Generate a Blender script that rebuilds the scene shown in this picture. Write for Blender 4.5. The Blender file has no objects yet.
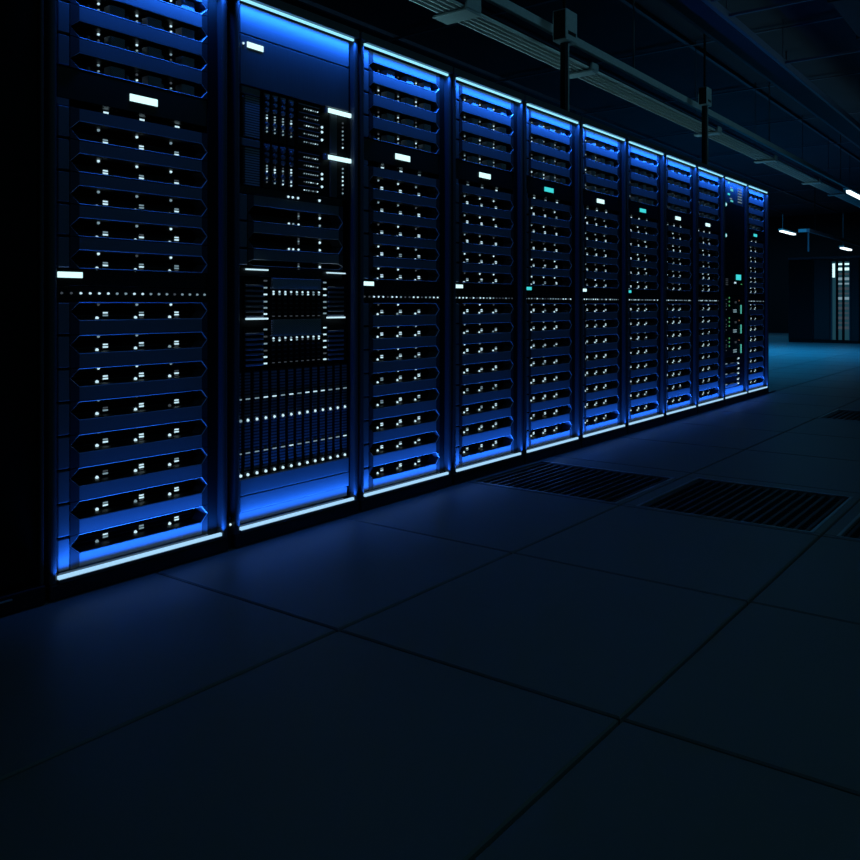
import bpy, math, random
random.seed(7)
S = bpy.context.scene
COL = S.collection
PI = math.pi

# ------------------------------------------------------------------ materials
def nt(name):
    m = bpy.data.materials.new(name); m.use_nodes = True
    return m, m.node_tree.nodes, m.node_tree.links, m.node_tree.nodes['Principled BSDF']

def surf(name, col, rough=0.45, metal=0.0, spec=0.5, bump=0.0, scale=60.0, var=0.0, stretch=None):
    """procedural paint / metal: noise drives slight colour variation and bump"""
    m, N, L, b = nt(name)
    b.inputs['Base Color'].default_value = (*col, 1)
    b.inputs['Roughness'].default_value = rough
    b.inputs['Metallic'].default_value = metal
    b.inputs['Specular IOR Level'].default_value = spec
    tc = N.new('ShaderNodeTexCoord'); n = N.new('ShaderNodeTexNoise'); n.inputs['Scale'].default_value = scale
    src = tc.outputs['Object']
    if stretch:
        mp = N.new('ShaderNodeMapping'); mp.inputs['Scale'].default_value = stretch
        L.new(src, mp.inputs['Vector']); src = mp.outputs['Vector']
    L.new(src, n.inputs['Vector'])
    if var:
        r = N.new('ShaderNodeMix'); r.data_type = 'RGBA'
        r.inputs[6].default_value = (*[c*(1-var) for c in col], 1)
        r.inputs[7].default_value = (*[min(1, c*(1+var)) for c in col], 1)
        L.new(n.outputs['Fac'], r.inputs[0]); L.new(r.outputs[2], b.inputs['Base Color'])
    if bump:
        bp = N.new('ShaderNodeBump'); bp.inputs['Strength'].default_value = bump; bp.inputs['Distance'].default_value = 0.002
        L.new(n.outputs['Fac'], bp.inputs['Height']); L.new(bp.outputs['Normal'], b.inputs['Normal'])
    return m

def glow(name, col, strength, sample=False):
    m, N, L, b = nt(name)
    b.inputs['Base Color'].default_value = (.02, .02, .02, 1)
    b.inputs['Emission Color'].default_value = (*col, 1)
    b.inputs['Emission Strength'].default_value = strength
    m.cycles.emission_sampling = 'AUTO' if sample else 'NONE'
    return m

def mesh_grille(name, col, pitch, hole, axis='both'):
    """perforated sheet: dark round holes as a procedural pattern"""
    m, N, L, b = nt(name)
    tc = N.new('ShaderNodeTexCoord'); mp = N.new('ShaderNodeMapping')
    s = 2*PI/pitch; mp.inputs['Scale'].default_value = (s, s, s)
    L.new(tc.outputs['Object'], mp.inputs['Vector'])
    sep = N.new('ShaderNodeSeparateXYZ'); L.new(mp.outputs['Vector'], sep.inputs[0])
    outs = []
    for a in ((1, 2) if axis == 'both' else ((2,) if axis == 'z' else (1,))):
        sn = N.new('ShaderNodeMath'); sn.operation = 'SINE'; L.new(sep.outputs[a], sn.inputs[0]); outs.append(sn.outputs[0])
    o = outs[0]
    if len(outs) == 2:
        mu = N.new('ShaderNodeMath'); mu.operation = 'MULTIPLY'; L.new(outs[0], mu.inputs[0]); L.new(outs[1], mu.inputs[1]); o = mu.outputs[0]
    gt = N.new('ShaderNodeMath'); gt.operation = 'GREATER_THAN'; gt.inputs[1].default_value = hole; L.new(o, gt.inputs[0])
    mx = N.new('ShaderNodeMix'); mx.data_type = 'RGBA'
    mx.inputs[6].default_value = (*col, 1); mx.inputs[7].default_value = (*[c*.12 for c in col], 1)
    L.new(gt.outputs[0], mx.inputs[0]); L.new(mx.outputs[2], b.inputs['Base Color'])
    b.inputs['Roughness'].default_value = .45
    return m

M = dict(
    frame=surf('frame_paint', (.10, .11, .13), .38, bump=.05, scale=200),
    post=surf('post_paint', (.09, .098, .12), .42, bump=.05, scale=200),
    black=surf('black_paint', (.012, .012, .014), .4, bump=.05, scale=150),
    matte=surf('matte_black', (.006, .006, .007), .7, spec=.25),
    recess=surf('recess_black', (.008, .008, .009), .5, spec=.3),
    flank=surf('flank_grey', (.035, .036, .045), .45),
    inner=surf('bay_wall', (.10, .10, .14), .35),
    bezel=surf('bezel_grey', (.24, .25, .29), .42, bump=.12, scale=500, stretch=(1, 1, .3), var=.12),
    edge=surf('bright_edge', (.62, .62, .70), .35, metal=.2),  # edge highlight of the bevels put into a paler colour
    ear=surf('ear_grey', (.20, .21, .24), .4, bump=.04, scale=200, var=.1),
    plate=surf('blank_plate', (.20, .21, .24), .42, bump=.1, scale=250, stretch=(1, .08, 1), var=.08),
    brushed=surf('brushed_plate', (.13, .135, .15), .42, bump=.25, scale=260, stretch=(1, 1, .03), var=.2),
    bay=mesh_grille('bay_mesh', (.60, .62, .72), .006, .2),
    mesh=mesh_grille('panel_mesh', (.5, .5, .58), .009, .25),
    slat=mesh_grille('slat_panel', (.48, .5, .6), .0095, .2, 'z'),
    perf=mesh_grille('blade_perf', (.22, .23, .28), .012, .1, 'z'),
    knob=surf('knob_metal', (.30, .30, .40), .3, metal=.3),
    green_pcb=surf('switch_face', (.015, .02, .018), .4),
    steel=surf('galvanised_steel', (.50, .55, .56), .4, metal=.2, bump=.05, scale=40, var=.15),
    conduit=surf('conduit_steel', (.75, .78, .78), .35, metal=.2, var=.1, scale=20),
    tile_rim=surf('tile_rim', (.55, .58, .62), .3, metal=.6, var=.15, scale=12),
    vent=surf('tile_vent', (.03, .034, .04), .45),
    strip=glow('strip_diffuser', (.30, .80, 1.0), 1.1),
    strip_lo=glow('strip_diffuser_low', (.38, .68, .95), 1.05),
    led=glow('led_white', (.60, .88, 1.0), 1.0),
    led_mid=glow('led_soft', (.42, .66, .78), .42),
    led_dim=glow('led_dim', (.30, .38, .46), .14),
    led_teal=glow('led_teal', (.10, .62, .62), .9),
    led_green=glow('led_green', (.12, .60, .22), .45),
    led_amber=glow('led_amber', (.7, .3, .08), .25),
    disp_white=glow('display_white', (.62, .97, 1.0), 1.3, True),
    disp_teal=glow('display_teal', (.05, .70, .72), 1.0, True),
    bar_green=glow('bar_green', (.10, .62, .50), .8),
    lamp=glow('lamp_tube', (.75, .92, 1.0), 2.5, True),
    glass_lit=glow('lit_interior', (.06, .26, .36), .16, True),
)

# ------------------------------------------------------------------ mesh helpers
class MB:
    def __init__(s): s.v = []; s.f = []; s.m = []
    def face(s, pts, mi=0):
        b = len(s.v); s.v += [tuple(p) for p in pts]; s.f.append(tuple(range(b, b+len(pts)))); s.m.append(mi)
    def box(s, x0, x1, y0, y1, z0, z1, c=0.0, mi=0):
        if c <= 0:
            b = len(s.v)
            s.v += [(x, y, z) for x in (x0, x1) for y in (y0, y1) for z in (z0, z1)]
            for q in ((0,1,3,2), (4,6,7,5), (0,4,5,1), (2,3,7,6), (0,2,6,4), (1,5,7,3)):
                s.f.append(tuple(b+i for i in q)); s.m.append(mi)
            return s
        P = ((x0, x1), (y0, y1), (z0, z1)); b = len(s.v); idx = {}
        for i in (0, 1):
            for j in (0, 1):
                for k in (0, 1):
                    s3 = (i, j, k)
                    for a in range(3):           # vertex lying on the face normal to axis a
                        co = []
                        for t in range(3):
                            e = P[t][s3[t]]
                            if t != a: e += c if s3[t] == 0 else -c
                            co.append(e)
                        idx[(i, j, k, a)] = len(s.v); s.v.append(tuple(co))
        for a in range(3):
            o = [t for t in range(3) if t != a]
            for side in (0, 1):
                q = []
                for (p, r) in ((0, 0), (1, 0), (1, 1), (0, 1)):
                    k = [0, 0, 0]; k[a] = side; k[o[0]] = p; k[o[1]] = r; q.append(idx[(*k, a)])
                s.f.append(tuple(q)); s.m.append(mi)
        for a in range(3):                        # edges running along axis a
            o = [t for t in range(3) if t != a]
            for p in (0, 1):
                for r in (0, 1):
                    k0 = [0, 0, 0]; k1 = [0, 0, 0]; k1[a] = 1
                    for k in (k0, k1): k[o[0]] = p; k[o[1]] = r
                    s.f.append((idx[(*k0, o[0])], idx[(*k1, o[0])], idx[(*k1, o[1])], idx[(*k0, o[1])])); s.m.append(mi)
        for i in (0, 1):
            for j in (0, 1):
                for k in (0, 1):
                    s.f.append((idx[(i,j,k,0)], idx[(i,j,k,1)], idx[(i,j,k,2)])); s.m.append(mi)
        return s
    def cyl(s, p0, p1, r, n=12, mi=0, r1=None):
        from mathutils import Vector
        a = Vector(p0); d = (Vector(p1)-a); r1 = r if r1 is None else r1
        z = d.normalized(); u = z.orthogonal().normalized(); w = z.cross(u); b = len(s.v)
        for q, rr in ((a, r), (a+d, r1)):
            for i in range(n):
                t = 2*PI*i/n; s.v.append(tuple(q+u*math.cos(t)*rr+w*math.sin(t)*rr))
        for i in range(n):
            j = (i+1) % n; s.f.append((b+i, b+j, b+n+j, b+n+i)); s.m.append(mi)
        s.f.append(tuple(b+i for i in range(n))[::-1]); s.m.append(mi)
        s.f.append(tuple(b+n+i for i in range(n))); s.m.append(mi)
        return s
    def mesh(s, name, mats, smooth=False):
        me = bpy.data.meshes.new(name); me.from_pydata(s.v, [], s.f); me.update()
        import bmesh
        bm = bmesh.new(); bm.from_mesh(me); bmesh.ops.recalc_face_normals(bm, faces=bm.faces); bm.to_mesh(me); bm.free()
        for m in (mats if isinstance(mats, (list, tuple)) else [mats]): me.materials.append(M[m])
        me.polygons.foreach_set('material_index', s.m)
        if smooth: me.polygons.foreach_set('use_smooth', [True]*len(me.polygons))
        return me

CACHE = {}
def cached(key, fn):
    if key not in CACHE: CACHE[key] = fn()
    return CACHE[key]
def part(name, me, parent, loc=(0, 0, 0), label=None):
    o = bpy.data.objects.new(name, me); COL.objects.link(o); o.parent = parent; o.location = loc
    if label: o['label'] = label
    return o
def thing(name, label, cat, loc, group=None, rotz=0):
    o = bpy.data.objects.new(name, None); COL.objects.link(o); o.location = loc; o.rotation_euler = (0, 0, rotz)
    o.empty_display_size = .05
    o['label'] = label; o['category'] = cat
    if group: o['group'] = group
    return o
def struct(name, mb, mat):
    o = bpy.data.objects.new(name, mb.mesh(name, mat)); COL.objects.link(o); o['kind'] = 'structure'; return o

def boxpart(name, key, b, mat, parent, loc=(0, 0, 0), c=0.0, label=None):
    me = cached((key, tuple(round(q, 4) for q in b), mat, c), lambda: MB().box(*b, c).mesh(name, mat))
    return part(name, me, parent, loc, label)

# local rack axes: +x out of the front, +y along the row, z up; front plane of the row at X = FX
FX = -2.47
ORD = ['first', 'second', 'third', 'fourth', 'fifth', 'sixth', 'seventh', 'eighth', 'ninth', 'tenth', 'eleventh', 'twelfth', 'thirteenth', 'fourteenth']
RNAME = ['leftmost rack', 'second rack from left', 'third rack from left', 'fourth rack from left', 'fifth rack from left',
         'sixth rack from left', 'seventh rack from left', 'eighth rack from left', 'ninth rack from left', 'tenth rack from left', 'rightmost rack']
W = 0.622            # opening width of a rack
Y0 = [1.377, 2.089, 2.783, 3.478, 4.171, 4.867, 5.562, 6.254, 6.946, 7.634, 8.318]
A_, B_, C_, D_ = .048, .082, .552, .573   # ear end, band start, band end, pillar start

# ------------------------------------------------------------------ server pieces
Q = -.062             # depth of the pointed bays
SX = -.010            # servers sit a little behind the front plane of the frame
def bezel_mesh(H, h0, h1):
    """front bezel: bands and flanks around a deep six-sided bay with a bevelled rim coloured pale as a highlight"""
    def make():
        mb = MB(); zm = (h0+h1)/2; F = 0.0; R = -.005
        g = .0012
        hexo = [(A_, zm, F), (B_, h1, R), (C_, h1, R), (D_, zm, F), (C_, h0, R), (B_, h0, R)]
        V = lambda t: (t[2], t[0], t[1])
        def inner(t, k, d):                       # move towards the bay centre by k, back by d
            y, z, x = t
            sy = 0 if A_ < y < D_ and y not in (B_, C_) else (k if y < .3 else -k)
            if y in (B_, C_): sy *= .45
            sz = 0 if abs(z-zm) < 1e-6 else (k if z < zm else -k)
            return (y+sy, z+sz, x-d)
        def ring(r0, r1, mi):
            for i in range(6):
                j = (i+1) % 6
                mb.face([V(r0[i]), V(r0[j]), V(r1[j]), V(r1[i])], mi if not isinstance(mi, tuple) else mi[i])
        if H-g > h1:
            mb.face([(R, B_, h1), (R, C_, h1), (R, C_, H-g), (R, B_, H-g)], 0)
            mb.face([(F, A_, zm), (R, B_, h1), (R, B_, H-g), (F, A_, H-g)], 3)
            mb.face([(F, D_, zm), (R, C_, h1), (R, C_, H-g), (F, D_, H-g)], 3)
        if h0 > g:
            mb.face([(R, B_, g), (R, C_, g), (R, C_, h0), (R, B_, h0)], 0)
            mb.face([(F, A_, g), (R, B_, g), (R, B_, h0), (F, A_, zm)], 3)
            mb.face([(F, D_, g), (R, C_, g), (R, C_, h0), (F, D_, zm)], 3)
        r1 = [inner(t, .0022, .0022) for t in hexo]
        r2 = [inner(t, .0040, .0150) for t in hexo]
        r3 = [(t[0], t[1], Q) for t in r2]
        ring(hexo, r1, 1)
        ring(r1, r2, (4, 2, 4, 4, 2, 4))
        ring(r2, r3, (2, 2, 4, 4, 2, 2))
        mb.face([(F, A_, g), (R, B_, g), (R, C_, g), (F, D_, g), (-.05, D_, g), (-.05, A_, g)], 2)
        mb.face([(F, A_, H-g), (R, B_, H-g), (R, C_, H-g), (F, D_, H-g), (-.05, D_, H-g), (-.05, A_, H-g)], 2)
        return mb.mesh('bezel', ['bezel', 'edge', 'recess', 'flank', 'inner'])
    return cached(('bez', H, h0, h1), make)

def bay_face_mesh(H, h0, h1):
    def make():
        mb = MB()
        mb.box(Q-.004, Q+.0005, A_+.004, D_-.004, .0015, H-.0015)
        for k in range(1, 4):                    # shallow ribs pressed into the bay face
            z = h0+(h1-h0)*k/4
            w = .03*abs(k-2)
            mb.box(Q+.0005, Q+.0018, B_+.004+w*.3, C_-.004-w*.3, z-.0008, z+.0008, mi=1)
        return mb.mesh('front_panel', ['recess', 'inner'])
    return cached(('bay', H, h0, h1), make)

def ear_mesh(H):
    return cached(('ear', H), lambda: MB().box(-.02, .0, .009, A_-.001, .0035, H-.0035, .0025).mesh('mounting_ear', 'ear'))
def chassis_mesh(H, y0=A_-.036, y1=D_+.0):
    return cached(('cha', H, y0, y1), lambda: MB().box(-.60, Q-.0045, y0, y1, .001, H-.001).mesh('chassis', 'matte'))

def led_bar(parent, y, z, mat, w=.017, h=.0055, x=-.0295):
    me = cached(('lb', w, h, mat), lambda: MB().box(-.001, .0015, -w/2, w/2, -h/2, h/2).mesh('status_light', mat))
    return part('status_light', me, parent, (x, y, z))
def led_dot(parent, y, z, mat, r=.0048, x=-.0295):
    me = cached(('ld', r, mat), lambda: MB().cyl((-.001, 0, 0), (.004, 0, 0), r, 8, r1=r*.75).mesh('status_light', mat))
    return part('status_light', me, parent, (x, y, z))
def pick(p):   # p: probability table bright, mid, dim
    r = random.random()
    return 'led' if r < p[0] else 'led_mid' if r < p[0]+p[1] else 'led_dim'

def server(kind, Y, z, H, label, cat='server', group=None, special=None):
    """kind: top (band over bay with drives), mid (band over bay), low (bay over band)"""
    t = thing('server_unit', label, cat, (FX+SX, Y, z), group)
    if kind == 'top': h0, h1 = .002, H-.045
    elif kind == 'mid': h0, h1 = .002, H-.039
    else: h0, h1 = .044, H-.0015
    part('bezel', bezel_mesh(H, h0, h1), t)
    part('front_panel', bay_face_mesh(H, h0, h1), t)
    part('mounting_ear', ear_mesh(H), t)
    part('chassis', chassis_mesh(H), t)
    fx = Q+.001
    if special is None:
        if kind == 'top':
            for i, y in enumerate((.181, .324, .461)):
                led_dot(t, y, h1-.009, pick((.55, .3)), .0045, fx)
                led_dot(t, y, h1-.028 if i else h1-.029, pick((.2, .4)), .0040, fx)
                if i < 3:
                    boxpart('drive_bay', 'drv', (Q+.0006, Q+.038, 0, .054, 0, .034), 'bay', t, (0, y+.020, h0+.006), .001)
                    boxpart('release_latch', 'lat', (Q+.0006, Q+.010, 0, .012, 0, .020), 'knob', t, (0, y-.045, h0+.012), .003)
        else:
            for i, (y, y2) in enumerate(((.181, .206), (.324, .342), (.461, .485))):
                led_bar(t, y2, h0+.0240, pick((.55, .4)), .017, .0046, fx)
                led_bar(t, y2, h0+.0155, pick((.85, .15)), .018, .0052, fx)
                if i and random.random() < .6: led_bar(t, y2, h0+.0075, 'led_dim', .015, .003, fx)
                led_dot(t, y-.005, h0+.0070 if kind == 'low' else h0+.005, pick((.8, .15)), .0060, fx)
                if (i, kind) != (2, 'low') or random.random() < .5:
                    led_dot(t, y, h1-.0075, pick((.4, .4)) if kind == 'mid' else pick((.15, .5)), .0050, fx)
    return t

# ------------------------------------------------------------------ rack enclosure
def lin_light(name, Y, z, up, power, x=.022, tilt=31, spread=84):
    L = bpy.data.lights.new(name, 'AREA'); L.shape = 'RECTANGLE'; L.size = .64; L.size_y = .008
    L.energy = power; L.color = (.014, .165, 1.0); L.spread = math.radians(spread)
    o = bpy.data.objects.new(name, L); COL.objects.link(o)
    o.location = (FX+x, Y+W/2, z)
    # emits along local -Z ; tilt a little towards the panels (-X)
    tilt = math.radians(tilt)
    from mathutils import Matrix, Vector
    d = Vector((-math.sin(tilt), 0, math.cos(tilt) if up else -math.cos(tilt)))
    zax = -d; xax = Vector((0, 1, 0)); yax = zax.cross(xax)
    o.rotation_euler = Matrix((xax, yax, zax)).transposed().to_euler()
    return o

def post_mesh():
    def make():
        mb = MB(); n = 8; r = .0128; z0, z1 = .052, 2.046
        prof = [(-.03, -r), (0, -r)] + [(.008*math.sin(PI*(i+.5)/n)+.002, -r*math.cos(PI*(i+.5)/n)) for i in range(n)] + [(0, r), (-.03, r)]
        k = len(prof)
        for i in range(k):
            a, b = prof[i], prof[(i+1) % k]
            mb.face([(a[0], a[1], z0), (b[0], b[1], z0), (b[0], b[1], z1), (a[0], a[1], z1)])
        mb.face([(p[0], p[1], z0) for p in prof]); mb.face([(p[0], p[1], z1) for p in prof])
        return mb.mesh('front_post', 'post')
    return cached('post', make)

def rack(i, label):
    Y = Y0[i]
    t = thing('server_rack', label, 'server rack', (FX, Y, 0), 'server racks standing in one long row')
    part('front_post', post_mesh(), t, (0, -.0165, 0)); part('front_post', post_mesh(), t, (0, W+.0165, 0))
    for y0, y1 in ((-.030, -.006), (W+.006, W+.030)):
        boxpart('side_panel', 'side%.2f' % y0, (-1.0, -.031, y0, y1, .05, 2.05), 'black', t)
    boxpart('top_beam', 'tb', (-.9995, .016, -.0303, W+.0303, 2.052, 2.088), 'frame', t, c=.004)
    boxpart('plinth', 'pl', (-.9995, .012, -.0303, W+.0303, .001, .050), 'black', t, c=.004)
    boxpart('back_panel', 'bp', (-1.0, -.98, -.003, W+.003, .051, 2.051), 'black', t)
    ca = D_+.004 if i != 1 else .6175
    boxpart('cable_channel', 'cc', (-.60, -.014, ca, W-.001, .052, 2.030), 'matte', t, c=.003)
    boxpart('mounting_rail', 'mr', (-.60, -.022, -.003, .008, .052, 2.046), 'matte', t)
    boxpart('sill', 'sl', (-.9, -.008, .009, D_+.0015, .051, .0757), 'plate', t)
    # LED strips: slim aluminium holder with the glowing diffuser on it
    boxpart('strip_holder', 'shT', (-.02, .026, 0, W, 2.045, 2.0515), 'frame', t)
    boxpart('light_strip', 'lsT', (.000, .009, .0, W, 2.0360, 2.0445), 'strip', t, label='glowing blue white light strip along the top')
    boxpart('strip_holder', 'shB', (-.004, .014, 0, W, .0505, .0610), 'frame', t)
    boxpart('light_strip', 'lsB', (.000, .010, .0, W, .0615, .0720), 'strip_lo', t, label='glowing blue white light strip along the bottom')
    lin_light('strip_lamp', Y, 2.0350, False, 1.6).parent = None
    lin_light('strip_lamp', Y, .0735, True, 1.1, tilt=24, spread=90).parent = None
    return t

def control_panel(Y, z0, z1, label, disp, big, dmat):
    t = thing('control_panel', label, 'control panel', (FX+SX, Y, z0))
    H = z1-z0
    boxpart('face_plate', 'cp', (-.60, -.006, .009, D_+.0015, .001, H-.001), 'black', t, c=.0015)
    y0, y1, a, b = disp
    boxpart('display', 'cpd', (-.007, -.0035, 0, y1-y0, 0, b-a), dmat, t, (0, y0, a-z0), label='glowing rectangular display')
    return t

def standard_rack(i):
    Y = Y0[i]; R = RNAME[i]
    # four upper servers
    tops = [2.031, 1.940, 1.840, 1.739, 1.640]
    up = 'grp'
    for k in range(4):
        server('top', Y, tops[k+1], round(tops[k]-tops[k+1], 4), 'blue-lit server with drive bays, %s below the top light of the %s' % (ORD[k], R),
               group='drive bay servers in the top of the racks')
    bigw = {0: (.261, .367, 1.5765, 1.600), 1: 0}.get(i, (.238, .345, 1.574, 1.600))
    teal = i in (4, 6, 10)
    control_panel(Y, 1.5410, 1.6385, 'black control panel with %s display near the top of the %s' % ('teal' if teal else 'white', R),
                  bigw, True, 'disp_teal' if teal else 'disp_white')
    t5 = [1.519-.1012*k for k in range(6)]
    hz = thing('bay_filler', 'slanted dark filler under the control panel of the %s' % R, 'filler panel', (FX+SX, Y, 1.5195), 'slanted fillers under the control panels')
    boxpart('face_plate', 'hf', (-.05, -.006, .009, A_, .0, .021), 'ear', hz)
    boxpart('recess_plate', 'hr_', (Q, Q+.004, A_, D_, .0, .021), 'recess', hz)
    for q, yq in enumerate((.206, .342, .485)): led_bar(hz, yq, .0145, pick((.7, .3)), .018, .0056, Q+.005)
    for k in range(5):
        server('mid', Y, t5[k+1], .1012, 'dim blue server, %s from top in middle section of the %s' % (ORD[k], R),
               group='servers in the middle section of the racks')
    sw = (.010, .092, .985, 1.003) if i == 0 else (.010, .085, .986, 1.004)
    if i >= 7: sw = (.012, .036, .987, 1.003)
    if i != 10:
        control_panel(Y, .959, 1.0125, 'black blanking strip with small %s light in the middle of the %s' % ('teal' if teal else 'white', R),
                  sw, False, 'disp_teal' if teal else 'disp_white')
    else:
        control_panel(Y, .959, 1.0125, 'black blanking strip at mid-height in the rightmost rack', (.02, .03, .99, .996), False, 'led_dim')
    p = thing('monitoring_unit', 'narrow black unit with a row of tiny lights in the %s' % R, 'monitoring unit', (FX+SX, Y, .9115), 'units with a row of tiny lights')
    boxpart('face_plate', 'ip', (-.60, -.006, .009, D_+.0015, .0005, .0465), 'black', p, c=.0015)
    for k in range(18):
        led_dot(p, .023+k*.0318, .0255, pick((.3, .45)), .0040, -.005)
    t8 = [.917-.1*k for k in range(9)]
    for k in range(8):
        server('low', Y, round(.0762+.1043*(7-k), 5), .1043, 'server with paired lights, %s from top in lower section of the %s' % (ORD[k], R),
               group='servers in the lower section of the racks')

RL = {}
for i in range(11):
    if i == 1: lb = 'tall black rack of blade servers with blank blue panels at its top and bottom'
    elif i == 9: lb = 'black rack with blank door above green lights, next to the rightmost rack'
    elif i == 0: lb = 'leftmost open black server rack with blue light strip, beside the dark cabinet'
    elif i == 10: lb = 'rightmost black server rack at the far end of the long row'
    else: lb = 'open black server rack, the %s, full of servers with pointed bays' % RNAME[i]
    rack(i, lb)
    if i not in (1, 9): standard_rack(i)

# ------------------------------------------------------------------ blade rack (second)
Y = Y0[1]
def plate(z0, z1, label, mat, x=-.004):
    t = thing('blank_panel', label, 'blank panel', (FX-.002, Y, z0))
    boxpart('face_plate', 'bp2', (-.05, x, .009, .606, .001, z1-z0-.001), mat, t, c=.002)
    return t
plate(1.919, 2.031, 'smooth bright blue blank panel under the top light of the second rack', 'plate')
t = plate(1.729, 1.917, 'dark panel fading from blue with white display at its upper left', 'brushed')
boxpart('display', 'd2', (-.0045, -.002, 0, .080, 0, .021), 'disp_white', t, (0, .041, .143), label='glowing white rectangular display')
led_dot(t, .023, .153, 'led', .005, -.0045)

def blade_chassis(z0, z1, label, topbar):
    t = thing('blade_chassis', label, 'blade chassis', (FX-.002, Y+.010, z0)); H = z1-z0
    boxpart('chassis', 'bc', (-.6, -.022, .009, .606, .001, H-.001), 'matte', t)
    boxpart('grille_header', 'gh', (-.022, -.008, .009, .100, H-.030, H-.003), 'ear', t, c=.002)
    boxpart('side_grille', 'sg', (-.022, -.010, .027, .099, .004, H-.034), 'slat', t, c=.001, label='louvred grille catching blue light')
    boxpart('handle', 'hn', (-.0215, -.004, .0095, .022, .02, H-.042), 'black', t, c=.003)
    for yc in (.136, .177, .220, .264):
        b = boxpart('blade', 'bd', (-.022, -.012, -.0175, .0175, .003, H-.004), 'recess', t, (0, yc, 0), .0015)
        boxpart('blade_cap', 'bcp', (-.012, -.008, -.015, .015, H-.018, H-.010), 'knob', b, c=.001)
        kn = cached('knob', lambda: MB().cyl((-.013, 0, 0), (-.004, 0, 0), .0115, 6, r1=.008).mesh('knob', 'knob'))
        for dz in (.026, .049, .072): part('knob', kn, b, (0, 0, H-dz))
        part('knob', kn, b, (0, 0, H-.128)); 
        boxpart('pull_tab', 'pt', (-.012, -.009, -.012, .012, 0, .004), 'knob', b, (0, 0, H-.150))
        led_dot(b, 0, H-.093, pick((.3, .5)), .0035, -.0115); led_dot(b, 0, H-.104, pick((.7, .3)), .0042, -.0115)
        led_dot(b, 0, H-.115, pick((.2, .5)), .0035, -.0115)
        led_dot(b, 0, H-.142, pick((.2, .5)), .0032, -.0115); led_dot(b, 0, H-.156, pick((.3, .5)), .0035, -.0115)
    for k in range(5):
        zt = H-.012-k*.0335
        m = boxpart('port_module', 'pm', (-.022, -.013, .303, .425, zt-.0300, zt), 'recess', t, c=.001)
        boxpart('module_rim', 'mrm', (-.013, -.009, .305, .423, zt-.004, zt-.0008), 'knob', m)
        for q in range(7):
            led_dot(m, .338+q*.0125, zt-.0185, pick((.15, .6)), .0028, -.0128)
    for dz in (.086, .106, .139): led_dot(t, .449, H-dz, pick((.8, .2)), .006, -.0215)
    boxpart('cover_strip', 'cs', (-.022, -.012, .492, .532, .004, H-.024), 'frame', t, c=.002)
    for q in range(7): led_dot(t, .575, H-.048-q*.0175, pick((.35, .45)), .0042, -.0215)
    boxpart('light_holder', 'lh', (-.022, -.004, .452, .470, H-.023, H-.001), 'knob', t, c=.002)
    boxpart('light_bar', 'lbar', (-.010, -.001, .470, .608, H-.021, H-.004), 'disp_white', t, label='bright white light bar')
blade_chassis(1.5335, 1.7275, 'blade chassis with knobs and tiny lights, below the dark display panel', True)
blade_chassis(1.3510, 1.5320, 'blade chassis with knobs and tiny lights, above the plain wide-bay servers', True)
f = thing('blank_panel', 'thin black filler under the lower knobbed blade chassis', 'blank panel', (FX-.002, Y, 1.3225))
boxpart('face_plate', 'fil', (-.05, -.012, .009, D_, 0, .0275), 'black', f, c=.001)
for y in (.259, .283, .312): led_dot(f, y, .008, pick((.8, .2)), .005, -.0115)
led_dot(f, .434, .010, 'led', .006, -.0115)
for k in range(3):
    zb = 1.321-.1035*(k+1)+(.037 if k == 2 else 0)
    hh = .1035 if k < 2 else .0665
    t = server('mid', Y, zb, hh, 'dim server with a column of lights, %s below the knobbed blade chassis' % ORD[k],
               group='plain servers between the blade chassis and switch', special=True)
    H = .1035
    if k < 2:
        for y in (.316, .340, .370): led_dot(t, y, .014, pick((.8, .2)), .005, Q+.001)
    o = 0 if k < 2 else -.037
    led_dot(t, .370, .058+o, 'led_dim', .004, Q+.001); led_dot(t, .370, .048+o, 'led_mid', .004, Q+.001); led_dot(t, .370, .038+o, 'led_dim', .004, Q+.001)
    led_dot(t, .494, .050+o, 'led', .006, Q+.001)
    if k < 2: led_dot(t, .494, .018, pick((.6, .4)), .0055, Q+.001)
t = thing('network_switch', 'wide switch with side louvres and central light columns, above the upright blades', 'network switch', (FX-.002, Y+.012, .6600))
H = .348
boxpart('chassis', 'ns', (-.6, -.022, .009, .600, 0, H+.0015), 'matte', t)
for (y0, y1) in ((.026, .118), (.474, .570)):
    for (a, b) in ((.188, .330), (.004, .158)):
        n = int((b-a)/.0195)
        v = boxpart('vent_panel', 'vp', (-.022, -.016, y0, y1, a, b), 'recess', t)
        for q in range(n):
            boxpart('louvre', 'lv', (-.016, -.008, y0+.001, y1-.001, 0, .0085), 'knob', v, (0, 0, a+.004+q*.0195), .0015)
for (y0, y1) in ((.028, .136), (.464, .572)):
    boxpart('light_bar', 'lb2', (-.012, -.004, y0, y1, 0, .0065), 'led', t, (0, 0, .184), label='thin glowing white line')
for yy in (.136, .464):
    for zz in (.994, .967, .941, .913, .889, .865, .805, .777, .750, .723, .698, .673):
        led_bar(t, yy, zz-.66, pick((.45, .45)), .017, .006, -.0215)
for (a, b, top) in ((.968, 1.006, 'bay'), (.782, .843, 'mesh')):
    boxpart('mesh_panel', 'mp', (-.022, -.010, .163, .433, a-.66, b-.66), top, t, c=.002)
    boxpart('panel_lip', 'mpl', (-.022, -.006, .160, .436, a-.66-.004, a-.66), 'edge', t)
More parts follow.
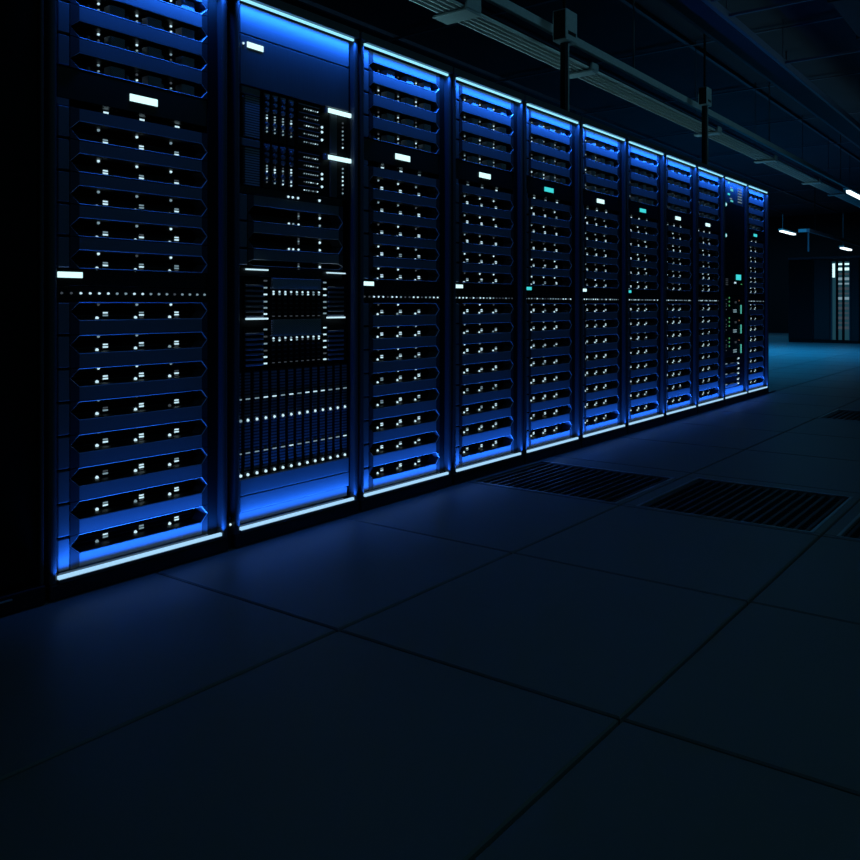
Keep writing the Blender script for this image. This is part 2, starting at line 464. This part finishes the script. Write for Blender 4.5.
for zt in (.958, .776):
    for q in range(9):
        y = .173+q*.0313
        c = boxpart('port_column', 'pc', (-.022, -.017, -.011, .011, 0, .100), 'recess', t, (0, y, zt-.66-.104), .001)
        led_dot(c, 0, .098, pick((.6, .4)), .0042, -.0165); led_dot(c, 0, .089, pick((.2, .6)), .0042, -.0165)
        for w in range(4): boxpart('port', 'po', (-.017, -.0155, -.007, .007, 0, .005), 'frame', c, (0, 0, .014+w*.018))
        led_bar(c, 0, .002, 'led_dim', .012, .003, -.0165)
f = thing('blank_panel', 'dark strip between two thin glowing lines, above the louvred switch', 'blank panel', (FX-.002, Y, 1.0100))
# upper edge of the switch: two thin glowing lines sit on this strip
for y0, y1 in ((.040, .148), (.476, .584)):
    boxpart('light_bar', 'lb3', (-.012, -.003, y0, y1, 0.0225, .0275), 'led', f, label='thin glowing white line')
boxpart('face_plate', 'fp3', (-.05, -.0125, .009, D_, 0, .0335), 'black', f, c=.001)

xs = [.0062+.0447*k for k in range(14)]
for k, y in enumerate(xs):
    w = .0165
    a = -w if k else .0035
    t = thing('blade_server', 'upright blade server, %s from left in the row of fourteen tall blades' % ORD[k], 'blade server', (FX-.002, Y+y, .2465),
              'upright blade servers in the second rack')
    bw = min(w, .606-y)
    boxpart('blade_body', 'bb', (-.5, -.016, a, bw, .001, .407), 'recess', t, c=.0015)
    boxpart('perforated_face', 'pf', (-.016, -.011, a+.003, bw-.003, .020, .400), 'perf', t, c=.001)
    boxpart('pull_handle', 'ph', (-.0115, -.003, a+.006, bw-.006, .208, .212), 'knob', t)
    dy = (a+bw)/2
    led_bar(t, dy, .298, pick((.55, .45)), .020 if k else .008, .0045, -.0105)
    led_dot(t, dy, .218, 'led' if k else 'led_mid', .0058, -.0105)
    led_bar(t, dy, .094, pick((.2, .8)), .020 if k else .008, .004, -.0105)
    led_dot(t, dy, .012, pick((.9, .1)), .0062, -.0105)
plate(.184, .2455, 'bright blue blank panel directly under the upright blades', 'plate')
plate(.122, .183, 'blue blank panel second from the bottom of the blade rack', 'plate')
plate(.0775, .121, 'dark blue blank panel above the bottom light of the blade rack', 'plate', -.014)
led = thing('indicator_light', 'tiny white light between the two leftmost racks near the floor', 'light', (FX-.004, 2.0485, .090))
boxpart('housing', 'ilh', (-.03, 0, -.0055, .0055, -.0895, .03), 'black', led)
led_dot(led, 0, 0, 'led', .005, .0)

# ------------------------------------------------------------------ tenth rack
Y = Y0[9]
t = thing('patch_panel', 'cluster of teal lights under the top light of the tenth rack', 'patch panel', (FX-.001, Y, 1.8300))
boxpart('face_plate', 'pp', (-.6, -.008, .009, D_, 0, .2005), 'frame', t, c=.002)
for y, z, w, h, m in ((.14, 2.012, .05, .014, 'led_teal'), (.225, 1.953, .07, .022, 'led_teal'), (.14, 1.907, .06, .016, 'disp_teal'),
                      (.225, 1.852, .07, .014, 'led_teal'), (.21, 1.975, .05, .008, 'led_mid'), (.2, 1.872, .06, .008, 'led_mid')):
    led_bar(t, y, z-1.83, m, w, h, -.0075)
for z in (1.985, 1.962, 1.938, 1.912, 1.888, 1.862):
    led_bar(t, .46, z-1.83, 'led_mid', .12, .007, -.0075)
t = thing('rack_door', 'plain black door panel with two teal lights at its left edge', 'door panel', (FX-.001, Y, 1.2100))
boxpart('door_leaf', 'dl', (-.6, -.006, .009, D_, .001, .619), 'green_pcb', t, c=.002)
for z in (1.806, 1.527): led_dot(t, .058, z-1.21, 'led', .015, -.0055)
led_dot(t, .058, 1.806-1.21, 'led_teal', .02, -.007); led_dot(t, .058, 1.527-1.21, 'led_teal', .02, -.007)
t = thing('control_panel', 'control panel with bright teal screen in the tenth rack', 'control panel', (FX-.001, Y, .9900))
boxpart('face_plate', 'cp10', (-.6, -.006, .009, D_, .001, .219), 'green_pcb', t, c=.002)
boxpart('display', 'cp10d', (-.006, -.003, 0, .14, 0, .050), 'disp_teal', t, (0, .345, .143), label='teal screen')
led_bar(t, .317, .116, 'led', .05, .014, -.005)
led_bar(t, .50, .105, 'led_green', .03, .008, -.005)
for z in (.145, .128, .110, .094): led_bar(t, .08, z, 'led_dim', .06, .005, -.005)
for k in range(3):
    z0 = .800-.1845*k
    t = thing('network_switch', 'switch with vertical green light bar, %s from top in the tenth rack' % ORD[k], 'network switch', (FX-.001, Y, z0), 'switches with a green light bar')
    boxpart('chassis', 'sw', (-.6, -.006, .009, D_, .001, .183), 'green_pcb', t, c=.002)
    boxpart('light_bar', 'swb', (-.006, -.002, .478, .496, .018, .100), 'bar_green', t, label='vertical green light bar')
    for z in (.165, .131, .095): led_dot(t, .145, z, 'led_green', .008, -.005)
    for z, m in ((.130, 'led_dim'), (.120, 'led_dim')): led_bar(t, .33, z, m, .05, .006, -.005)
    for z in (.054, .036): led_bar(t, .31, z, 'led_mid', .09, .010, -.005)
    led_dot(t, .43, .14, 'led_amber', .006, -.005)
    for z in (.15, .11, .09, .06): led_dot(t, .06, z, 'led_dim', .005, -.005)
for k in range(3):
    z0 = .333-.0935*k
    t = thing('server_unit', 'flat server with lights at its right end, %s from top under the switches' % ORD[k], 'server', (FX-.001, Y, z0), 'flat servers under the switches')
    boxpart('chassis', 'fs', (-.6, -.010, .009, D_, .001, .0925), 'black', t, c=.002)
    boxpart('bezel', 'fsb', (-.010, -.004, .03, .38, .008, .032), 'bezel', t, c=.002)
    led_bar(t, .075, .036, 'led_mid', .05, .007, -.009); led_bar(t, .24, .036, 'led_dim', .10, .005, -.009)
    for z, y in ((.070, .43), (.062, .41), (.030, .40), (.022, .42)): led_bar(t, y, z, pick((.5, .5)), .04, .009, -.009)
b = thing('blank_panel', 'low blank panel above the bottom light of the tenth rack', 'blank panel', (FX-.001, Y, .0775))
boxpart('face_plate', 'bl10', (-.6, -.010, .009, D_, 0, .067), 'plate', b, c=.002)

# ------------------------------------------------------------------ dark cabinet left of the row, end panel
t = thing('dark_cabinet', 'plain black closed cabinet at the left end of the rack row', 'cabinet', (FX, .33, 0))
boxpart('body', 'dc', (-1.0, -.02, 0, 1.007, .06, 2.088), 'black', t, c=.004)
boxpart('door', 'dcd', (-.02, .004, .012, .985, .08, 2.07), 'matte', t, c=.004)
boxpart('corner_post', 'dce', (-.02, .010, .989, 1.001, .06, 2.07), 'frame', t, c=.003)
boxpart('plinth', 'dcp', (-.98, .014, 0, 1.005, .001, .059), 'black', t, c=.004)
boxpart('kick_rail', 'dck', (.0145, .020, 0, .90, .042, .046), 'steel', t)
t = thing('end_panel', 'thin black end panel closing the far right end of the row', 'panel', (FX, 8.9730, 0))
boxpart('panel', 'ep', (-1.0, .006, 0, .022, .012, 2.086), 'frame', t, c=.003)
boxpart('foot', 'ef', (-1.0, .016, 0, .25, .001, .011), 'black', t, c=.003)

# ------------------------------------------------------------------ floor
TX, TY = .84, .917
gx0 = -1.62; gy0 = 1.72
perf = {(-1, 2): 0, (0, 2): 0, (1, 2): 0, (0, 6): 0, (2, 5): 0}
mb = MB()
gap = .0045; ch = .004
for i in range(-12, 9):
    for j in range(-3, 32):
        if (i, j) in perf or j < -1: continue
        x0 = gx0+i*TX+gap; x1 = gx0+(i+1)*TX-gap; y0 = gy0+j*TY+gap-(3 if j == -1 else 0); y1 = gy0+(j+1)*TY-gap
        c = ch
        o = [(x0, y0), (x1, y0), (x1, y1), (x0, y1)]
        n = [(x0+c, y0+c), (x1-c, y0+c), (x1-c, y1-c), (x0+c, y1-c)]
        mb.face([(*p, 0) for p in n])
        for k in range(4):
            q = (k+1) % 4
            mb.face([(*o[k], -c), (*o[q], -c), (*n[q], 0), (*n[k], 0)])
            mb.face([(*o[k], -.03), (*o[q], -.03), (*o[q], -c), (*o[k], -c)])
fm, N, L, b = nt('floor_laminate'); M['floor'] = fm
tc = N.new('ShaderNodeTexCoord'); n1 = N.new('ShaderNodeTexNoise'); n1.inputs['Scale'].default_value = 1.3; n1.inputs['Detail'].default_value = 5
n2 = N.new('ShaderNodeTexNoise'); n2.inputs['Scale'].default_value = 180
for n in (n1, n2): L.new(tc.outputs['Object'], n.inputs['Vector'])
mx = N.new('ShaderNodeMix'); mx.data_type = 'RGBA'; mx.inputs[6].default_value = (.19, .21, .22, 1); mx.inputs[7].default_value = (.26, .28, .29, 1)
L.new(n1.outputs['Fac'], mx.inputs[0]); L.new(mx.outputs[2], b.inputs['Base Color'])
mr = N.new('ShaderNodeMapRange'); mr.inputs[3].default_value = .36; mr.inputs[4].default_value = .50
L.new(n1.outputs['Fac'], mr.inputs[0]); L.new(mr.outputs[0], b.inputs['Roughness'])
bp = N.new('ShaderNodeBump'); bp.inputs['Strength'].default_value = .08; bp.inputs['Distance'].default_value = .001
L.new(n2.outputs['Fac'], bp.inputs['Height']); L.new(bp.outputs['Normal'], b.inputs['Normal'])
b.inputs['Specular IOR Level'].default_value = .25
struct('floor', mb, 'floor')
mb = MB(); mb.box(-13, 7, -1.5, 31.5, -.34, -.30)
struct('trim_1', mb, 'matte')

perf_lab = ['dark perforated floor tile nearest the rack row', 'large perforated floor tile with blue-edged right rim, in the middle of the aisle',
            'perforated floor tile cut off by the right edge of the photo', 'small looking perforated floor tile farther away at the right edge',
            'perforated floor tile outside the right edge in the far aisle']
FRM = {(-1, 2): (.03, .03, .02, .20), (0, 2): (.075, .04, .03, .12), (1, 2): (.06, .06, .03, .12), (0, 6): (.02, .05, .02, .2)}
for (i, j), lab in zip(((-1, 2), (0, 2), (1, 2), (0, 6)), perf_lab):
    x0 = gx0+i*TX+gap; y0 = gy0+j*TY+gap; w = TX-2*gap; d = TY-2*gap
    t = thing('perforated_floor_tile', lab, 'floor tile', (x0, y0, -.30), 'perforated floor tiles')
    fl, fr_, fn, ff = FRM[(i, j)]; mb = MB(); z0, z1 = .270, .300
    mb.box(0, w, 0, fn, z0, z1, .003); mb.box(0, w, d-ff, d, z0, z1, .003)
    mb.box(0, fl, fn, d-ff, z0, z1, .003); mb.box(w-fr_, w, fn, d-ff, z0, z1, .003)
    part('tile_frame', mb.mesh('tile_frame', 'floor'), t)
    mb = MB()
    e = .012
    ya, yb, xa, xb = fn, d-ff, fl, w-fr_
    mb.box(xa-e, xb+e, ya-e, ya, z1, z1+.0025); mb.box(xa-e, xb+e, yb, yb+e, z1, z1+.0025)
    mb.box(xa-e, xa, ya, yb, z1, z1+.0025); mb.box(xb, xb+e, ya, yb, z1, z1+.0025)
    part('rim', mb.mesh('rim', 'tile_rim'), t, label='pale metal rim')
    mb = MB(); n = 17
    for k in range(n):
        x = xa+(xb-xa)*(k+.5)/n; mb.box(x-.007, x+.007, ya, yb, z1-.028, z1-.003)
    for k in range(1, 22):
        y = ya+(yb-ya)*k/22; mb.box(xa, xb, y-.003, y+.003, z1-.028, z1-.010)
    part('grating', mb.mesh('grating', 'vent'), t)
    for sx in (.02, w-.05):
        for sy in (.02, d-.05):
            boxpart('pedestal', 'ped', (0, .03, 0, .03, .001, .27), 'steel', t, (sx, sy, 0))

# ------------------------------------------------------------------ room shell
CZ = 3.75
M['ceil'] = surf('ceiling_paint', (.05, .05, .075), .7, var=.2, scale=3)
M['wall'] = surf('wall_paint', (.006, .006, .008), .7, var=.2, scale=3)
struct('ceiling', MB().box(-13, 7, -1.5, 31.5, CZ, CZ+.1), 'ceil')
struct('wall_far', MB().box(-13, 7, 28.6, 28.7, -.3, CZ), 'wall')
struct('wall_left', MB().box(-13.1, -13, -1.5, 31.5, -.3, CZ), 'wall')
struct('wall_right', MB().box(7, 7.1, -1.5, 31.5, -.3, CZ), 'wall')
struct('wall_back', MB().box(-13, 7, -1.6, -1.5, -.3, CZ), 'wall')
# ceiling grid rails
M['rail'] = surf('ceiling_rail', (.13, .13, .20), .45)
n = 1
for x in (-1.13, -3.3, -4.5, -5.7, -7.0, -8.6):
    struct('trim_%d' % (n+1), MB().box(x-.02, x+.02, -1, 28, CZ-.04, CZ-.001), 'rail'); n += 1
for y in (3.2, 5.0, 6.9, 9.0, 11.3, 13.6, 16, 19, 22, 25):
    struct('trim_%d' % (n+1), MB().box(-12, 6, y-.02, y+.02, CZ-.0500, CZ-.0405), 'rail'); n += 1

# ceiling beam / ducts running along the aisle
t = thing('cable_tray', 'dark ladder cable tray under the ceiling, upper right above the aisle', 'cable tray', (-2.55, 1.0, 3.28))
boxpart('side_rail', 'ct', (-.02, .02, 0, 24, 0, .07), 'rail', t, c=.004)
boxpart('side_rail', 'ct', (-.02, .02, 0, 24, 0, .07), 'rail', t, (.26, 0, 0), .004)
mb = MB()
mb.box(.021, .239, 0, 24, .0, .012)
part('tray_base', mb.mesh('tray_base', 'ceil'), t)
for k in range(4): boxpart('hanger_rod', 'hr', (-.006, .006, -.006, .006, .07, CZ-3.28), 'rail', t, (.0, 4+k*5, 0))
t = thing('ventilation_duct', 'wide dark duct under the ceiling at the upper right', 'duct', (-1.35, 3.0, 3.42))
mb = MB().box(-.25, .25, 0, 22, 0, .30, .01)
for k in range(18): mb.box(-.265, .265, 1+k*1.2, 1.03+k*1.2, -.012, .312)
part('duct_body', mb.mesh('duct_body', 'ceil'), t)
# rectangular hanging frames
for k, (x0, x1, y0, y1, lb) in enumerate(((-2.30, -1.20, 7.12, 8.87, 'dim rectangular frame hanging under the ceiling near the top edge'),
                                       (-2.33, -1.20, 4.8, 6.70, 'dim rectangular frame cut off by the top edge of the photo'))):
    t = thing('ceiling_frame', lb, 'ceiling frame', (x0, y0, 3.30), 'rectangular frames under the ceiling')
    mb = MB(); w, d = x1-x0, y1-y0; s = .022
    mb.box(0, w, 0, s, 0, s); mb.box(0, w, d-s, d, 0, s); mb.box(0, s, s, d-s, 0, s); mb.box(w-s, w, s, d-s, 0, s)
    part('frame', mb.mesh('frame', 'rail'), t)
    for hx in (.01, w-.012):
        for hy in (.01, d-.012):
            boxpart('hanger_rod', 'hr2', (-.003, .003, -.003, .003, s, CZ-3.30), 'rail', t, (hx, hy, 0))

# busbar rail and conduits above the racks
t = thing('busbar_rail', 'long grey overhead rail parallel to the rack row', 'rail', (-2.925, 1.2, 2.815))
boxpart('rail_body', 'bb_', (-.02, .02, 0, 24, 0, .062), 'steel', t, c=.004)
for k in range(6): boxpart('hanger_rod', 'hr3', (-.005, .005, -.005, .005, .062, CZ-2.815), 'frame', t, (0, 1.5+k*4, 0))
cl = ['lowest', 'second lowest', 'third lowest', 'fourth lowest', 'uppermost', 'rearmost']
for k, x in enumerate((-3.185, -3.140, -3.095, -3.050, -3.005)):
    o = bpy.data.objects.new('cable_conduit', cached('cond', lambda: MB().cyl((0, 0, 0), (0, 25, 0), .011, 10).mesh('cable_conduit', 'conduit', True)))
    COL.objects.link(o); o.location = (x, 1.0, 2.752)
    o['label'] = 'thin steel conduit above the racks, %s in the picture of the five parallel ones' % cl[k]; o['category'] = 'conduit'
    o['group'] = 'five parallel conduits above the racks'
M['tube_dark'] = surf('tray_dark', (.10, .11, .12), .5)
t = thing('conduit_tray', 'shallow tray carrying the thin parallel conduits above the racks', 'cable tray', (-3.10, 1.0, 2.7650))
boxpart('tray_base', 'tb_', (-.10, .105, 0, 25, 0, .004), 'matte', t)
cl2 = ['large grey bracket on the conduits at the top of the photo', 'small grey bracket on the conduits just right of the near post',
       'small bracket on the conduits just left of the far post', 'small bracket on the conduits right of the far post',
       'tiny bracket on the conduits near the right edge', 'tiniest bracket on the conduits beside the right ceiling lamp']
for k, (y, big) in enumerate(((4.29, 1), (6.00, 0), (8.95, 0), (11.1, 0), (13.5, 0), (15.2, 0))):
    t = thing('conduit_bracket', cl2[k], 'bracket', (-3.10, y, 2.728), 'brackets holding the conduits')
    d = .16 if big else .11
    boxpart('saddle', 'bs%d' % big, (-.125, .135, 0, d, -.012, .004), 'steel', t, c=.002)
    boxpart('cheek', 'bk%d' % big, (.120, .140, 0, d, .0045, .15 if big else .06), 'steel', t, c=.003)
    if big: boxpart('hanger', 'bh', (.121, .139, .05, .11, .15, CZ-2.728), 'steel', t)
    else: boxpart('hanger_rod', 'bhr', (-.1248, -.1195, .05, .06, .004, CZ-2.728), 'frame', t)

# posts standing on the rack tops
for k, (y, h) in enumerate(((5.17, 2.69), (7.95, 2.78))):
    t = thing('support_post', ['near slim vertical post rising from the rack tops to a box', 'far slim vertical post rising from the rack tops'][k], 'post', (-2.76, y, 2.0885))
    boxpart('foot_plate', 'fp%d' % k, (-.05, .05, -.05, .05, 0, .008), 'steel', t, c=.001)
    boxpart('post', 'po%d' % k, (-.022, .022, -.022, .022, .008, h-2.0885-.001), 'black', t, c=.003)
    boxpart('edge_strip', 'pe%d' % k, (.0225, .026, .006, .022, .008, h-2.0885-.001), 'steel', t)
    b = thing('junction_box', ['grey junction box on top of the near slim post', 'small dark junction box on top of the far slim post'][k], 'junction box', (-2.76, y, h))
    s = 1 if k == 0 else .8
    boxpart('box_body', 'jb%d' % k, (-.05*s, .055*s, -.075*s, .085*s, 0, .21*s), 'steel', b, c=.005)
    boxpart('side_cover', 'jc%d' % k, (-.04*s, .045*s, -.078*s, -.075*s, .01, .20*s), 'black', b)
    boxpart('nameplate', 'jn%d' % k, (.055*s, .057*s, -.05*s, .06*s, .04*s, .065*s), 'black', b)
    boxpart('hanger_rod', 'jh%d' % k, (-.008, .008, -.008, .008, .21*s, CZ-h), 'black', b)

# ------------------------------------------------------------------ far cabinets
M['farside'] = surf('far_cabinet_paint', (.02, .024, .026), .5)
def far_cab(x0, x1, label, lit=False, y=21.7, h=2.05, depth=1.0):
    t = thing('far_cabinet', label, 'cabinet', (x0, y, 0)); w = x1-x0
    boxpart('body', 'fb'+label, (0, w, .03, depth, .06, h-.05), 'black' if not lit else 'farside', t, c=.006)
    boxpart('top_cap', 'ft'+label, (0, w, 0, depth, h-.049, h), 'frame', t, c=.004)
    boxpart('plinth', 'fpp'+label, (.01, w-.01, .02, depth, .001, .059), 'matte', t)
    return t
t = far_cab(-5.49, -4.93, 'pitch black cabinet in the far group, left of the lit one')
boxpart('door', 'fd1', (.02, .54, .012, .03, .08, 1.98), 'matte', t, c=.003)
t = far_cab(-4.92, -3.93, 'far cabinet with a tall open front showing pale lights', True)
boxpart('door', 'fd2', (.02, .36, .010, .03, .08, 1.98), 'farside', t, c=.003)
boxpart('inner_glow_panel', 'ig', (.42, .80, .022, .029, .08, 1.92), 'glass_lit', t, label='lit teal interior')
for x in (.41, .80): boxpart('door_frame', 'df', (x-.012, x+.012, -.01, .03, .07, 1.94), 'frame', t)
for x in (.525, .66): boxpart('cable_bundle', 'cb', (x-.03, x+.03, -.002, .02, .08, 1.93), 'matte', t, c=.01)
boxpart('side_light', 'slt', (.425, .475, .008, .02, 1.55, 1.88), 'disp_white', t, label='bright pale light panel')
for x in (.595, .735):
    for k in range(14):
        z = 1.86-k*.115
        q = 'disp_white' if k < 2 else ('led_mid' if k in (3, 4, 7) else 'led_dim')
        me = cached(('fl', q, k % 2), lambda: MB().box(-.045, .045, .005, .024, -.02-.012*(k % 2), .02+.012*(k % 2)).mesh('shelf_light', q))
        part('shelf_light', me, t, (x, 0, z))
t = far_cab(-3.92, -2.9, 'dark cabinet cut off by the right edge in the far group')
boxpart('door', 'fd3', (.02, 1.0, .012, .03, .08, 1.98), 'farside', t, c=.003)
# hanging rail over the far cabinets
t = thing('overhead_rail', 'thin grey rail on short hangers above the far cabinets', 'rail', (-4.50, 19.4, 2.47))
boxpart('rail_body', 'or1', (-.03, .03, 0, 6.5, 0, .07), 'plate', t, c=.004)
boxpart('cross_rail', 'or2', (-.20, -.031, 0, .06, 0, .07), 'steel', t, c=.004)
boxpart('hanger_rod', 'or3', (-.015, .015, .02, .05, -.42, 0), 'frame', t)
boxpart('hanger_rod', 'or4', (-.008, .008, .6, .62, .07, CZ-2.47), 'black', t)

# far fluorescent lamps
lamps = (((-6.60, 25.3), 1.5, 3.0, 'glowing tube lamp left of the far overhead rail'),
         ((-5.13, 25.9), 1.2, 2.49, 'small glowing tube lamp above the lit far cabinet'),
         ((-3.305, 17.2), 1.9, 3.0, 'brightest tube lamp at the right edge, beside the overhead conduits'))
for (x, y), l, z, lb in lamps:
    t = thing('ceiling_lamp', lb, 'lamp', (x, y, z), 'tube lamps hanging from the ceiling')
    boxpart('housing', 'lhh%.1f' % l, (-.07, .07, 0, l, .03, .07), 'steel', t, c=.004)
    boxpart('tube', 'ltt%.1f' % l, (-.05, .05, .03, l-.03, -.01, .03), 'lamp', t, c=.01)
    boxpart('hanger_rod', 'lhr%.2f' % z, (-.005, .005, .2, .21, .07, CZ-z), 'frame', t)

# ------------------------------------------------------------------ far aisle lamps, and fill lights added out of view
def area(name, loc, size, energy, color, rot=(0, 0, 0), spread=180):
    L = bpy.data.lights.new(name, 'AREA'); L.shape = 'RECTANGLE'; L.size, L.size_y = size; L.energy = energy; L.color = color
    L.spread = math.radians(spread)
    o = bpy.data.objects.new(name, L); COL.objects.link(o); o.location = loc; o.rotation_euler = rot; return o
area('tray_fill', (-3.75, 8.5, 2.2), (.1, 12), 5.0, (.35, .85, 1.0), (0, math.radians(-134), 0), 70)  # added uplight hidden behind the rack tops, brightens the conduits
area('far_aisle_lamp', (-5.0, 17.0, 3.5), (2.5, 3), 145, (.01, .37, .92), (0, 0, 0), 132)
area('far_aisle_lamp', (-7.0, 24.5, 3.5), (4, 3), 40, (.02, .42, .90))
area('wall_fill', (4.5, 7.0, 2.9), (.3, 8), 9, (.25, .75, 1.0), (0, math.radians(100), 0), 44)  # added fill from the right, unseen, lights the overhead rail fronts
area('aisle_fill', (1.8, 6.5, 3.6), (1.2, 5), 5.6, (.24, .74, .95))  # added fill out of view, teal ambience for the floor
area('aisle_fill', (1.5, 1.0, 3.6), (1.2, 3), 4.0, (.24, .74, .92))  # second added fill, unseen, for the near floor

w = bpy.data.worlds.new('world'); S.world = w; w.use_nodes = True
w.node_tree.nodes['Background'].inputs[0].default_value = (.1, .3, .5, 1)
w.node_tree.nodes['Background'].inputs[1].default_value = .002

# ------------------------------------------------------------------ camera
cam = bpy.data.cameras.new('camera'); co = bpy.data.objects.new('camera', cam); COL.objects.link(co); S.camera = co
cam.sensor_width = 36; cam.lens = 35.468; cam.shift_y = -.14535; cam.clip_start = .02; cam.clip_end = 200
co.location = (0, 0, .9); co.rotation_euler = (PI/2, 0, math.radians(37.108))

vs = S.view_settings
S.display_settings.display_device = 'sRGB'
vs.view_transform = 'Standard'; vs.look = 'None'; vs.exposure = 0; vs.gamma = 1; vs.use_curve_mapping = False
